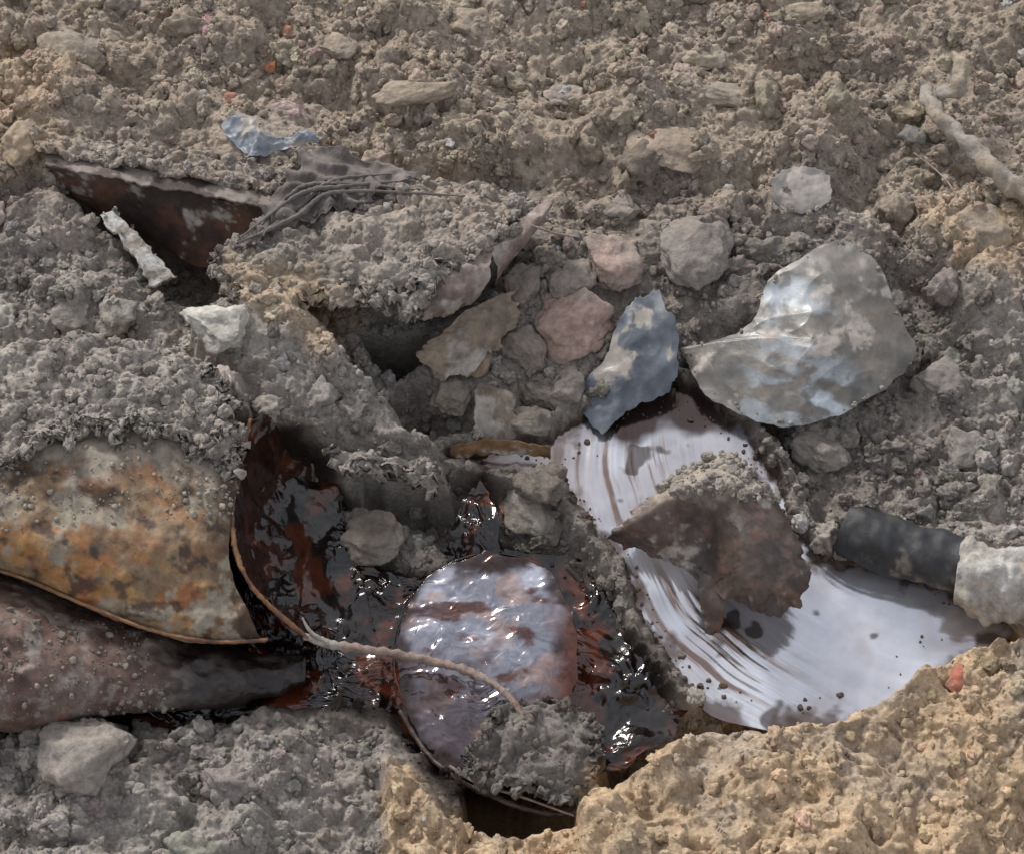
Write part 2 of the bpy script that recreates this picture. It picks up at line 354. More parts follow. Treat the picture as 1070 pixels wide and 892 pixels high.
def crumbs(P,n,rmin=.003,rmax=.02,c=(.335,.295,.255),mask=None,lift=.2):
    Q=P.reshape(-1,3)
    if mask is not None:
        U,V=to_pixels(Q[:,0],Q[:,1],Q[:,2]); Q=Q[sdpoly(U,V,mask)>0]
    if len(Q)==0: return
    k=rng.integers(0,len(Q),n); r=np.minimum(rmin*(1-rng.random(n))**(-1/1.9),rmax)
    q=Q[k]+rng.normal(size=(n,3))*np.array([.003,.003,0])
    cc=np.array(c)*rng.uniform(.75,1.25,(n,1))
    CL.append((q[:,0],q[:,1],q[:,2]+lift*r,r,cc))
def tube(name,pts,rads,m,colf,n=60,k=14,rough=.1,seed=0,parent=None,cap=True,rsc=.5):
    P=cr(tosite(pts),n); R=cr(np.asarray(rads,float)[:,None],n)[:,0]
    Wp=world(P[:,0],P[:,1],P[:,2]); d=np.gradient(Wp,axis=0); d/=np.linalg.norm(d,axis=1)[:,None]
    up=np.array([.13,.2,1.]); a=np.cross(d,up); a/=np.linalg.norm(a,axis=1)[:,None]; b=np.cross(a,d)
    th=np.linspace(0,2*math.pi,k,endpoint=False)
    rr=R[:,None]*np.ones(k)
    D=np.cos(th)[None,:,None]*a[:,None]+np.sin(th)[None,:,None]*b[:,None]
    V=Wp[:,None]+D*rr[...,None]
    q=V/np.maximum(R.mean(),.004)*rsc
    V=V+D*(rough*rr*fbm(q[...,0],q[...,1],q[...,2]+seed,3))[...,None]
    if cap:
        V=np.concatenate([np.repeat(Wp[:1,None],k,1),V,np.repeat(Wp[-1:,None],k,1)],0)
    return add_mesh(name,V,gridfaces(len(V),k,True,flip=True),colf(V).reshape(-1,4),m,parent=parent)
def soilf(P):
    U,V=to_pixels(P[...,0],P[...,1],P[...,2]); c=soilcol(U,V,P[...,0],P[...,1]); return np.concatenate([c,np.zeros(c.shape[:-1]+(1,))],-1)
def lump(P):
    P=P.copy();x,t=P[...,0],P[...,1]; q=x+.03*fbm(x*9,t*9,1.,2); s=t+.03*fbm(x*9,t*9,4.,2)
    P[...,2]+=.5*cells(q,s,.09,15)+.55*cells(q,s,.045,5)+.55*cells(x,t,.021,6)+.004*fbm(x*30,t*30,1.,3); return P
def crust(rows,n=(90,150),amp=.01,seed=0,cr_=300,thick=.03,jag=.03,colf=None):
    o,P=loft('soil_crust',rows,n[0],n[1],colf or soilf,M_soil,amp,8,seed,thick=thick,post=lump,jag=jag); crumbs(P,cr_,.003,.022,c=(.335,.295,.255) if colf is None else (.17,.14,.115)); return P

RUST=[(.05,.03,.022),(.10,.05,.03),(.20,.09,.04),(.27,.15,.07),(.16,.10,.07)]
OCH=[(.07,.048,.032),(.125,.08,.048),(.20,.13,.075),(.24,.165,.10),(.23,.125,.06),(.16,.13,.095)]
DK=[(.012,.009,.008),(.03,.02,.016),(.07,.04,.028),(.12,.07,.045)]
# --- crushed drum (left)
D1=empty('crushed_steel_drum')
def c_d1(P):
    U,V=to_pixels(P[...,0],P[...,1],P[...,2])
    c=pal(P,OCH,5,1.)
    low=sm(530,590,V-.25*(U-60)+20*fbm(U/50,V/50,2,3))
    c=mixc(c,C(.30,.105,.035),(.35+.5*low)*sm(.0,.4,fbm(U/60.,V/32.,3.,5)))
    c=mixc(c,C(.36,.19,.065),.7*low*sm(-.1,.3,fbm(U/45.,V/30.,8.,4)))
    c=mixc(c,C(.04,.025,.018),.8*sm(.1,.5,fbm(U/30.+5,V/24.,6.,5)))
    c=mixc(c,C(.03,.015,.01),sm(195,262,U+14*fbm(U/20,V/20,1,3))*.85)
    c=withdust(c,P,-.45,2,dc=(.27,.225,.17))
    m=sm(512,462,V+36*fbm(U/30.,V/30.,5.,4)) 
    c[...,:3]=mixc(c[...,:3],C(.31,.265,.21),m*.9)
    return c
R=[[(-140,410,.30),(-60,395,.33),(20,385,.34),(95,380,.34),(170,390,.31),(225,420,.28),(262,440,.25)],
[(-140,500,.36),(-60,497,.37),(20,486,.37),(110,458,.36),(180,468,.34),(225,490,.31),(250,505,.28)],
[(-140,540,.34),(-60,532,.35),(20,525,.35),(105,525,.345),(175,535,.32),(215,545,.30),(240,552,.26)],
[(-140,565,.29),(-60,565,.30),(15,572,.30),(100,595,.28),(170,615,.26),(215,622,.24),(246,612,.22)],
[(-140,580,.20),(-60,582,.20),(10,597,.20),(95,632,.19),(165,658,.17),(220,668,.15),(275,668,.13)],
[(-140,578,.10),(-60,580,.10),(10,595,.10),(95,630,.09),(165,655,.07),(220,664,.05),(278,664,.04)]]
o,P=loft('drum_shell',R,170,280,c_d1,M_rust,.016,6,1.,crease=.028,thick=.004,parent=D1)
crumbs(P,500,.0025,.010,mask=[(-100,470),(250,450),(250,540),(-100,560)])
crust([[(-140,380,.35),(0,366,.36),(90,358,.36),(170,362,.34),(230,392,.31)],[(-140,430,.37),(0,420,.385),(95,400,.38),(180,405,.355),(245,430,.31)],[(-140,470,.38),(0,455,.395),(105,430,.385),(185,440,.36),(252,462,.30)],[(-140,498,.37),(0,486,.38),(115,455,.37),(190,468,.345),(248,494,.29)]],(110,280),.014,31.,1600,.02,.05)
dark=lambda V:np.concatenate([pal(V,DK,14,2.),np.full(V.shape[:-1]+(1,),.6)],-1)
rst=lambda V:np.concatenate([pal(V,RUST,14,2.),np.full(V.shape[:-1]+(1,),.2)],-1)
tube('bottom_chime',[(-140,582,.21),(-60,584,.21),(10,599,.21),(95,634,.20),(165,660,.18),(225,670,.16),(280,668,.14)],[.006]*7,M_rust,rst,90,10,.5,parent=D1)
tube('open_rim',[(262,438,.27),(250,480,.29),(243,530,.27),(246,575,.24),(262,610,.2),(290,640,.15),(325,668,.1)],[.006,.008,.006,.009,.007,.008,.007],M_rust,rst,90,10,.5,parent=D1)
R=[[(258,440,.26),(285,436,.2),(315,440,.12),(335,455,.05)],[(245,500,.28),(262,505,.1),(290,500,.0),(330,510,-.05)],[(243,560,.24),(255,565,.05),(275,560,-.06),(320,570,-.1)],[(262,612,.18),(275,620,.0),(300,620,-.08),(330,620,-.12)],[(310,660,.1),(318,660,.0),(330,655,-.08),(350,650,-.12)]]
loft('mouth_wall',R,90,70,lambda P:np.concatenate([pal(P,[(.010,.006,.005),(.030,.010,.006),(.11,.028,.012)],9,4.),np.full(P.shape[:-1]+(1,),.0)],-1),M_tar,.03,8,3.,crease=.05,parent=D1)
# --- lower dark drum
D2=empty('steel_drum')
def c_d2(P):
    U,V=to_pixels(P[...,0],P[...,1],P[...,2])
    c=pal(P,[(.05,.03,.025),(.10,.055,.04),(.15,.095,.075),(.18,.13,.105),(.23,.09,.05)],6,6.)
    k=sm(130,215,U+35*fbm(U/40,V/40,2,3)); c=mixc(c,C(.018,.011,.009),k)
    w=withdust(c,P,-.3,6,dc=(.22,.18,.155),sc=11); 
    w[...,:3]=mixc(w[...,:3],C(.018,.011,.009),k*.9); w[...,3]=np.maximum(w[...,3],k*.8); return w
R=[]
for f in range(9):
    a=math.pi*(-.12+1.12*f/8); row=[]
    for (u,vt,vb,h) in [(-150,570,735,.02),(-60,580,750,.02),(20,605,765,.02),(100,638,748,.01),(180,664,742,.0),(250,678,735,-.02),(320,684,715,-.05)]:
        rr=(vb-vt)/334./2*.9; cv=(vt+vb)/2
        row.append((u,cv-(vb-vt)/2*math.cos(a),h+rr*math.sin(a)))
    R.append(row)
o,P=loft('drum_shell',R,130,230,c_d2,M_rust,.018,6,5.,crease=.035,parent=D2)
crumbs(P,700,.0025,.012,c=(.25,.21,.175),mask=[(-100,610),(150,660),(180,740),(-100,760)])

# --- tar pool
def c_tar(P):
    n=sm(.0,.5,fbm(P[...,0]*7,P[...,1]*7,3.,4)); c=mixc(np.broadcast_to(C(.010,.006,.005),P.shape),C(.11,.026,.010),n*.8)
    return np.concatenate([c,np.zeros(P.shape[:-1]+(1,))],-1)
def wr(P):
    x,t=P[...,0],P[...,1]; P=P.copy()
    qx=x+.06*fbm(x*5,t*5,1.,3);qt=t+.06*fbm(x*5,t*5,2.,3)
    k=sm(-.4,.3,fbm(x*4,t*4,6.,2))
    P[...,2]+=.034*k*ridge(qx*7+qt*3,qt*10,2.,3)+.005*k*ridge(qx*26,qt*38,3.,2)
    return P
T1=[(245,520,-.1),(262,450,-.02),(300,432,-.02),(335,470,-.04),(352,530,-.07),(372,590,-.08),(440,610,-.08),(470,580,-.08),(600,590,-.09),(650,650,-.10),(710,700,-.11),(700,760,-.12),(640,800,-.12),(560,800,-.13),(440,790,-.12),(380,748,-.08),(270,740,-.08),(130,765,-.09),(100,735,-.10),(250,690,-.11),(262,620,-.11)]
o,TP=radial('tar_puddle',T1,(400,690,-.09),210,560,c_tar,M_tar,.012,6,3.,thick=0,post=wr,jag=.04,grow=.015)
crumbs(TP,200,.003,.012,c=(.08,.055,.042))
radial('tar_puddle',[(475,545,-.02),(500,505,0),(520,540,0),(518,590,-.03),(490,600,-.05),(472,580,-.05)],(497,560,.0),40,90,c_tar,M_tar,.01,8,4.,thick=0,post=wr,jag=.08)
# --- drum lid with oily skin
LID=empty('drum_lid')
lo=[(418,655,0),(440,612,.02),(480,585,.03),(520,578,.035),(562,590,.035),(590,622,.03),(602,665,.02),(600,715,.0),(580,760,-.02),(545,800,-.03),(500,815,-.04),(455,795,-.04),(428,750,-.03),(414,700,-.02)]
lo=[(a,b,c-.03) for a,b,c in lo]
def c_lid(P):
    U,V=to_pixels(P[...,0],P[...,1],P[...,2])
    n=fbm(U/60.,V/45.,2.,4)
    c=np.broadcast_to(C(.27,.265,.31),P.shape).copy()
    c=mixc(c,C(.58,.58,.66),sm(-.15,.4,n)*.85)
    c=mixc(c,C(.42,.28,.23),sm(.1,.5,fbm(U/55.,V/30.,9.,4))*.7)
    c=mixc(c,C(.10,.035,.022),sm(.1,.6,fbm(U/45.,V/24.,6.,5))*.9)
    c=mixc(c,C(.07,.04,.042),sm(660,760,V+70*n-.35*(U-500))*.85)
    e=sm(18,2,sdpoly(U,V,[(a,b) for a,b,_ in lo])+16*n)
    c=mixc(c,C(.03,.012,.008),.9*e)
    c=mixc(c,C(.12,.035,.018),.85*sm(548,600,U+25*n)*sm(610,660,V))
    return np.concatenate([c,(.8+0*n)[...,None]],-1)
def lidr(P):
    x,t=P[...,0],P[...,1];P=P.copy(); qx=x+.04*fbm(x*6,t*6,1.,3);qt=t+.04*fbm(x*6,t*6,2.,3)
    P[...,2]+=.010*ridge(qx*5,qt*8,5.,3)+.0022*ridge(qx*18,qt*26,7.,2); return P
o,P=radial('lid_skin',lo,(508,695,-.015),150,360,c_lid,M_film,.008,6,7.,dome=.006,parent=LID,post=lidr,thick=.006,jag=.03)
tube('lid_chime',[(a+1.5*math.sin(k*2.1),b,c-.004) for k,(a,b,c) in enumerate(lo[-6:]+lo[:6])],[.003,.006,.004,.006,.003,.005,.006,.003,.005,.003,.005,.003],M_tar,c_tar,160,10,.6,parent=LID)
tube('bottom_ring',[(418,742,-.05),(445,785,-.04),(480,815,-.02),(530,838,.0),(575,850,.0),(612,846,.02)],[.008]*6,M_rust,dark,90,10,.5,parent=LID)
# --- silver film pool
fcx,fct=site(985,470,0.)
def qf(x,t): return np.hypot(x-fcx,(t-fct)*1.05)+.03*fbm(x*2.2,t*2.2,1.,2)
def zone(U,V): return np.clip(pxmask([(700,600),(760,610),(800,660),(860,740),(760,745),(690,700),(660,600)],35,U,V,8)+pxmask([(560,455),(640,450),(700,470),(670,560),(600,545)],25,U,V,8),0,1)
def film_post(P):
    x,t=P[...,0],P[...,1];P=P.copy();U,V=to_pixels(x,t,P[...,2])
    q=qf(x,t); m=.12+.5*zone(U,V)
    P[...,2]+=m*.007*fbm(q*20,(t-x)*.9,3.,3,.5)+.006*fbm(x*3,t*3,2.,2)
    return P
def c_film(P):
    x,t=P[...,0],P[...,1];U,V=to_pixels(x,t,P[...,2])
    q=qf(x,t); z=zone(U,V)
    st=fbm(q*30,(t-x)*1.3,3.,5,.62); n=fbm(x*4,t*4,7.,4)
    c=np.broadcast_to(C(.64,.64,.69),P.shape).copy()
    c=mixc(c,C(.48,.43,.43),sm(-.2,.5,n)*.6)
    c=mixc(c,C(.80,.81,.86),sm(.0,.5,fbm(x*3,t*3,17.,3))*.6)
    c=mixc(c,C(.42,.34,.30),sm(.0,.55,st)*(.08+.55*z))
    c=mixc(c,C(.16,.09,.065),sm(.35,.75,st+.45*n)*z*.85)
    c=mixc(c,C(.38,.31,.28),.55*sm(560,500,V+40*n)*sm(680,560,U+30*n))
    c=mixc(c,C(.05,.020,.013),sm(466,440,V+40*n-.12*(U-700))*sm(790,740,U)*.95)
    c=mixc(c,C(.10,.06,.045),sm(590,500,U+25*n)*.7)
    c=mixc(c,C(.05,.025,.015),sm(.40,.6,fbm(x*7,t*7,11.,3)-.4*sm(780,860,U))*.8)
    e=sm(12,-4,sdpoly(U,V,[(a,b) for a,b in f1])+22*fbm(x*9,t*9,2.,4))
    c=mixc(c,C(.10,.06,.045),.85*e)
    return np.concatenate([c,(.85+0*n)[...,None]],-1)
o,FP=radial('oily_puddle',[(a,b,float(fh(a,b))) for a,b in f1],(745,590,-.065),260,800,c_film,M_film,.002,3,9.,thick=0,post=film_post,grow=.025)
crumbs(FP[-70:-30],150,.003,.012,c=(.15,.115,.09))
loft('rusty_metal_strip',[[(470,466,.02),(500,460,.03),(540,460,.03),(575,466,.02)],[(472,480,-.02),(505,474,-.01),(545,474,-.01),(578,480,-.02)]],14,60,lambda P:withdust(pal(P,[(.10,.05,.025),(.22,.12,.05)],9,1.),P,-.2,1),M_rust,.012,15,3.,jag=.01)
# --- folded rusty scrap
SC=empty('rusty_metal_scrap')
def c_sc(P):
    U,V=to_pixels(P[...,0],P[...,1],P[...,2])
    c=pal(P,[(.035,.027,.024),(.055,.040,.034),(.085,.06,.048),(.11,.075,.06),(.075,.066,.064)],5,3.)
    c=mixc(c,C(.17,.095,.07),.5*sm(.1,.5,fbm(U/30,V/24,3,4)))
    w=withdust(c,P,-.75,3,a0=.55); m=sm(528,508,V+14*fbm(U/20,V/20,9,3)+.05*(U-740)); w[...,:3]=mixc(w[...,:3],C(.31,.265,.21),m); w[...,3]=np.maximum(.5*(1-m),w[...,3]*(1-m))
    return w
R=[[(700,500,.08),(730,482,.12),(762,470,.15),(785,492,.14),(800,510,.11),(812,530,.08)],
[(668,528,.10),(700,512,.17),(745,499,.22),(782,512,.2),(812,528,.15),(828,548,.11)],
[(638,556,.09),(680,540,.17),(735,532,.15),(780,555,.22),(820,560,.17),(845,590,.13)],
[(640,562,.04),(690,572,.07),(735,578,.07),(775,592,.18),(815,600,.16),(847,606,.10)],
[(652,570,.01),(695,585,.02),(740,612,.04),(772,632,.08),(808,642,.09),(838,632,.05)]]
o,P=loft('folded_plate',R,120,150,c_sc,M_rust,.008,5,11.,crease=.03,parent=SC,jag=.014)
crumbs(P,520,.003,.022,mask=[(680,512),(760,455),(820,527),(760,522)])
R=[[(725,590,.05),(745,602,.05),(765,612,.05)],[(732,625,.02),(746,630,.02),(758,635,.01)],[(738,660,-.07),(747,662,-.07),(752,664,-.08)]]
loft('bent_flange',R,40,24,c_sc,M_rust,.006,10,13.,parent=SC,crease=.01,jag=.012)
# --- pale domed sheet
def c_L(P):
    U,V=to_pixels(P[...,0],P[...,1],P[...,2]); n=fbm(U/45.,V/35.,3.,4)
    c=np.broadcast_to(C(.135,.122,.106),P.shape).copy()
    c=mixc(c,C(.20,.165,.13),sm(-.1,.5,n)*.8)
    s=fbm((U+V*.5)/70.+n*.4,(V-U*.35)/32.,5.,4)
    c=mixc(c,C(.28,.31,.335),sm(-.05,.45,s+.1)*sm(900,850,U-(V-350)*.3)*sm(730,790,U)*.7)
    c=mixc(c,C(.48,.52,.56),sm(.1,.6,s)*pxmask([(790,400),(900,400),(880,435),(820,445)],16,U,V,8)*.8)
    c=mixc(c,C(.48,.52,.56),.7*pxmask([(795,305),(830,285),(840,300),(800,345)],12,U,V,8))
    c=mixc(c,C(.10,.085,.07),.75*sm(905,945,U+18*n))
    c=mixc(c,C(.07,.06,.05),.6*pxmask([(710,362),(775,355),(780,400),(725,400)],10,U,V,5))
    c=mixc(c,C(.09,.075,.06),.6*sm(.2,.5,fbm(U/26,V/26,12.,4)))
    w=withdust(c,P,-.5,8); w[...,3]=np.maximum(w[...,3],.75); return w
lL=[(710,366,.03),(738,358,.05),(768,350,.07),(788,332,.10),(800,300,.13),(835,270,.15),(880,250,.16),(915,280,.15),(938,322,.13),(957,368,.10),(935,400,.08),(890,428,.07),(850,444,.06),(812,447,.05),(770,432,.04),(735,408,.03)]
o,P=radial('bent_metal_sheet',lL,(848,355,.15),130,300,c_L,M_sheet,.010,3.5,15.,crease=.03,dome=.02,jag=.035)
crumbs(P[-14:],40,.003,.009)
# --- blue fragment
def c_M(P):
    c=pal(P,[(.055,.06,.074),(.078,.087,.105),(.11,.124,.148),(.10,.092,.083)],9,2.); return withdust(c,P,-.4,3,a0=.3)
radial('blue_metal_fragment',[(610,405,.0),(632,375,.04),(650,330,.1),(668,308,.12),(688,305,.12),(705,335,.1),(709,380,.06),(698,412,.02),(660,428,.0),(632,450,-.02),(612,430,-.02)],(665,375,.07),60,140,c_M,M_sheet,.010,5,17.,crease=.03,jag=.1)
radial('round_metal_plate',[(808,185,.13),(830,175,.14),(860,178,.14),(868,205,.12),(850,222,.10),(815,218,.10)],(836,198,.13),30,90,lambda P:withdust(pal(P,[(.13,.12,.11),(.21,.19,.17)],9,1.),P,-.05,3),M_sheet,.008,8,1.,jag=.1)
# --- torn sheet lips in the middle
TS=empty('torn_metal_sheet')
def c_T(P):
    c=pal(P,[(.09,.065,.055),(.17,.125,.105),(.27,.20,.17),(.32,.26,.23)],8,5.); return withdust(c,P,-.3,3,a0=.2)
loft('flap',[[(470,268,.27),(490,262,.27),(510,255,.27)],[(450,290,.28),(480,285,.28),(512,282,.26)],[(437,318,.27),(470,315,.25),(506,300,.22)],[(436,337,.24),(462,332,.2),(500,312,.16)]],40,50,c_T,M_rust,.008,12,19.,crease=.015,parent=TS,jag=.015)
loft('curl',[[(505,250,.26),(530,240,.28),(552,222,.28),(575,205,.26)],[(512,262,.27),(540,250,.29),(560,232,.29),(580,210,.27)],[(518,285,.22),(535,268,.24),(556,245,.24),(577,216,.23)],[(515,298,.14),(530,280,.16),(548,255,.18),(570,222,.18)]],40,60,c_T,M_rust,.008,14,21.,crease=.01,parent=TS,jag=.012)
loft('lower_plate',[[(462,345,.14),(500,318,.16),(538,300,.16)],[(440,372,.1),(500,350,.13),(540,330,.12)],[(455,400,.06),(495,385,.08),(520,365,.08)]],50,40,lambda P:withdust(pal(P,[(.12,.09,.07),(.20,.15,.11),(.28,.22,.15)],8,5.),P,-.3,3),M_rust,.014,10,22.,crease=.02,parent=TS,jag=.03)
loft('hanging_plate',[[(500,400,.06),(520,405,.07),(535,410,.06)],[(498,435,.03),(520,440,.04),(540,440,.03)],[(502,466,-.02),(520,468,-.02),(540,464,-.02)]],30,30,lambda P:withdust(pal(P,[(.13,.10,.07),(.22,.17,.12)],8,5.),P,-.2,3),M_rust,.008,10,28.,parent=TS,jag=.02)
crust([[(222,268,.2),(325,212,.22),(420,195,.21),(500,195,.2),(552,208,.2)],[(222,285,.22),(325,245,.25),(420,235,.25),(500,228,.25),(560,214,.24)],[(235,302,.25),(335,285,.27),(400,290,.27),(465,268,.27),(545,235,.26)],[(250,315,.26),(362,318,.26),(435,330,.26),(470,290,.26),(540,246,.25)]],(130,270),seed=1.,cr_=800,jag=.02)
crust([[(340,470,.14),(400,478,.14),(450,485,.12)],[(360,488,.14),(410,494,.13),(452,500,.11)],[(370,496,.12),(415,502,.12),(448,510,.10)]],(50,80),seed=2.,cr_=80)
def soild(P):
    c=soilf(P); c[...,:3]*=.62; return c
crust([[(515,745,.05),(560,735,.06),(625,748,.06)],[(495,785,.06),(550,790,.08),(628,790,.07)],[(480,815,.03),(540,830,.06),(618,840,.05)]],(80,110),seed=7.,cr_=160,thick=.02,colf=soild)
# --- steel plate at upper left
SPc=empty('rusty_steel_plate')
cQ=lambda P:withdust(pal(P,[(.022,.016,.014),(.045,.028,.022),(.10,.045,.028),(.07,.04,.03)],7,5.),P,-.7,3)
loft('web',[[(50,174,.11),(120,188,.11),(200,203,.12),(282,218,.12)],[(80,207,.0),(150,224,.0),(205,242,.01),(272,247,.02)],[(120,236,-.12),(165,256,-.12),(205,278,-.1),(262,285,-.1)]],60,110,cQ,M_rust,.008,6,23.,thick=.006,parent=SPc,crease=.01)
loft('flange',[[(48,160,.11),(120,172,.12),(200,186,.13),(285,203,.13)],[(48,172,.14),(120,187,.14),(200,202,.15),(284,218,.15)]],14,110,lambda P:withdust(pal(P,[(.04,.03,.025),(.09,.06,.05)],7,5.),P,-.2,3,dc=(.24,.20,.17)),M_rust,.007,8,24.,thick=.008,parent=SPc,jag=.01)
crust([[(30,138,.1),(120,150,.11),(200,165,.12),(310,180,.12)],[(40,160,.125),(120,172,.13),(200,187,.14),(284,202,.14)]],(50,200),seed=5.,cr_=300,thick=.015,jag=.012)
# --- fibrous rag
RG=empty('frayed_cloth_rag')
cR=lambda P:np.concatenate([pal(P,[(.08,.07,.06),(.14,.12,.11),(.22,.19,.17)],10,5.),np.zeros(P.shape[:-1]+(1,))],-1)
def fold(P):
    P=P.copy(); q=P[...,0]*.55+P[...,1]*.83; P[...,2]+=.018*np.sin(q*70+4*fbm(P[...,0]*5,P[...,1]*5,1.,3)); return P
loft('cloth',[[(325,158,.18),(355,156,.2),(385,170,.2),(450,180,.21)],[(297,188,.23),(335,182,.25),(372,184,.25),(430,188,.24)],[(270,225,.26),(303,212,.28),(345,203,.28),(400,200,.27)],[(248,262,.25),(278,248,.28),(315,234,.28),(372,216,.27)]],90,120,cR,M_cloth,.014,9,25.,post=fold,parent=RG,jag=.03)
for k in range(4):
    a=rng.normal(size=8)*9
    tube('fibre',[(258+a[0],246+a[1],.28),(300+a[2],212+a[3],.30+.01*rng.normal()),(350+a[4],194+a[5],.29),(430+a[6]*3,188+a[7],.25)],[.003,.008,.007,.002],M_cloth,cR,60,7,.6,parent=RG)
radial('blue_plastic_sheet',[(232,125,.14),(262,122,.15),(278,138,.15),(328,138,.14),(330,148,.13),(290,156,.14),(262,166,.14),(246,148,.14)],(268,143,.16),50,140,lambda P:withdust(pal(P,[(.13,.15,.17),(.20,.22,.25),(.27,.29,.31)],9,5.),P,-.3,3,a0=.2),M_sheet,.016,10,27.,crease=.035,jag=.1)
# --- root
ROOT=empty('tree_root')
cB=lambda P:withdust(pal(P,[(.24,.19,.14),(.34,.28,.21),(.42,.35,.27)],18,5.),P,-.2,3)
tube('main_root',[(968,92,.12),(972,108,.14),(990,130,.16),(1020,158,.175),(1048,185,.175),(1085,215,.16),(1130,240,.1)],[.02,.026,.026,.030,.034,.03,.025],M_stone,cB,90,18,.6,parent=ROOT)
tube('root_knot',[(980,100,.15),(1000,92,.17),(1004,70,.17),(996,55,.15)],[.02,.03,.026,.008],M_stone,cB,40,14,.6,3,parent=ROOT)
# --- stick over the lid
STK=empty('stick')
cS=lambda P:withdust(pal(P,[(.17,.11,.09),(.28,.20,.165),(.35,.29,.25)],18,5.),P,-.1,3)
tube('main_stem',[(318,664,.1),(345,673,.09),(400,681,.08),(450,690,.07),(492,702,.07),(528,724,.08),(560,765,.09),(590,800,.07)],[.010,.014,.013,.013,.012,.010,.007,.005],M_stone,cS,120,12,.5,parent=STK)
tube('frayed_end',[(345,673,.095),(325,660,.12),(316,645,.13)],[.007,.006,.003],M_stone,cS,24,8,.3,parent=STK)
def twig(p,r):
    tube('twig',p,r,M_stone,cS,40,7,.25)
twig([(556,236,.3),(580,244,.27),(606,248,.24)],[.004,.004,.002])
twig([(470,800,.0),(500,818,.02),(545,832,.04),(600,852,.05)],[.005,.005,.004,.003])
twig([(955,160,.08),(990,190,.1),(1010,230,.12)],[.003,.003,.002])
# --- pipe
tube('black_pipe',[(880,552,.02),(900,560,.02),(950,575,.02),(1006,590,.02)],[.075,.083,.085,.085],M_rubber,lambda P:withdust(pal(P,[(.012,.012,.013),(.025,.025,.027),(.045,.043,.042)],12,5.),P,-.6,3,dc=(.16,.14,.12)),70,40,.18,rsc=1.)
tube('concrete_pipe',[(1000,602,.02),(1030,606,.03),(1080,618,.03),(1180,640,.03)],[.095,.11,.11,.1],M_stone,lambda P:withdust(pal(P,[(.30,.285,.26),(.42,.40,.37),(.52,.50,.46)],9,5.),P,-.05,3,dc=(.38,.34,.29)),70,64,.35,2,rsc=1.2)

# ---------------- stones
def ico(sub):
    import bmesh
    b=bmesh.new(); bmesh.ops.create_icosphere(b,subdivisions=sub,radius=1)
    V=np.array([v.co[:] for v in b.verts]); Fc=np.array([[v.index for v in f.verts] for f in b.faces]); b.free(); return V,Fc
I5=ico(5)
def rock(V,seed,cuts=9,nz=.18,sc=1.4):
    r=np.random.default_rng(seed); V=V.copy()
    for k in range(cuts):
        n=r.normal(size=3);n/=np.linalg.norm(n); c=r.uniform(.5,.85)
        V-=np.maximum(V@n-c,0)[:,None]*n*.93
    L=V/np.linalg.norm(V,axis=1)[:,None]
    V=V+L*(nz*fbm(V[:,0]*sc+seed,V[:,1]*sc,V[:,2]*sc+seed*1.3,5,.55))[:,None]
    return V
def hat(x,t):
    i=np.clip(np.searchsorted(gt,t),1,len(gt)-1);j=np.clip(np.searchsorted(gx,x),1,len(gx)-1)
    return H[i,j],i,j
def stone(px,py,w,hgt,th,c,seed,ang=0,name='stone',cuts=9,nz=.2,h=None):
    x,t=site(px,py,0.05)
    for _ in range(6):
        hh=hat(x,t)[0] if h is None else h
        x,t=site(px,py,hh)
    V=rock(I5[0],seed,cuts,nz)
    a=rad(ang); sxx=w/668.*1.12; stt=hgt/668./.8*1.1
    L=V*np.array([sxx,stt,th]); X=L[:,0]*math.cos(a)-L[:,1]*math.sin(a);Y=L[:,0]*math.sin(a)+L[:,1]*math.cos(a)
    Pp=np.stack([x+X,t+Y,hh+th*.12+L[:,2]],-1)
    c=np.array(c)*1.1
    cc=pal(Pp,[c*.75,c,c*1.15],9,seed); cc=withdust(cc,Pp,-.08,seed,dc=tuple(c*.5+np.array([.33,.29,.25])*.4))
    add_mesh(name,world(Pp[:,0],Pp[:,1],Pp[:,2]),I5[1],cc,M_stone)
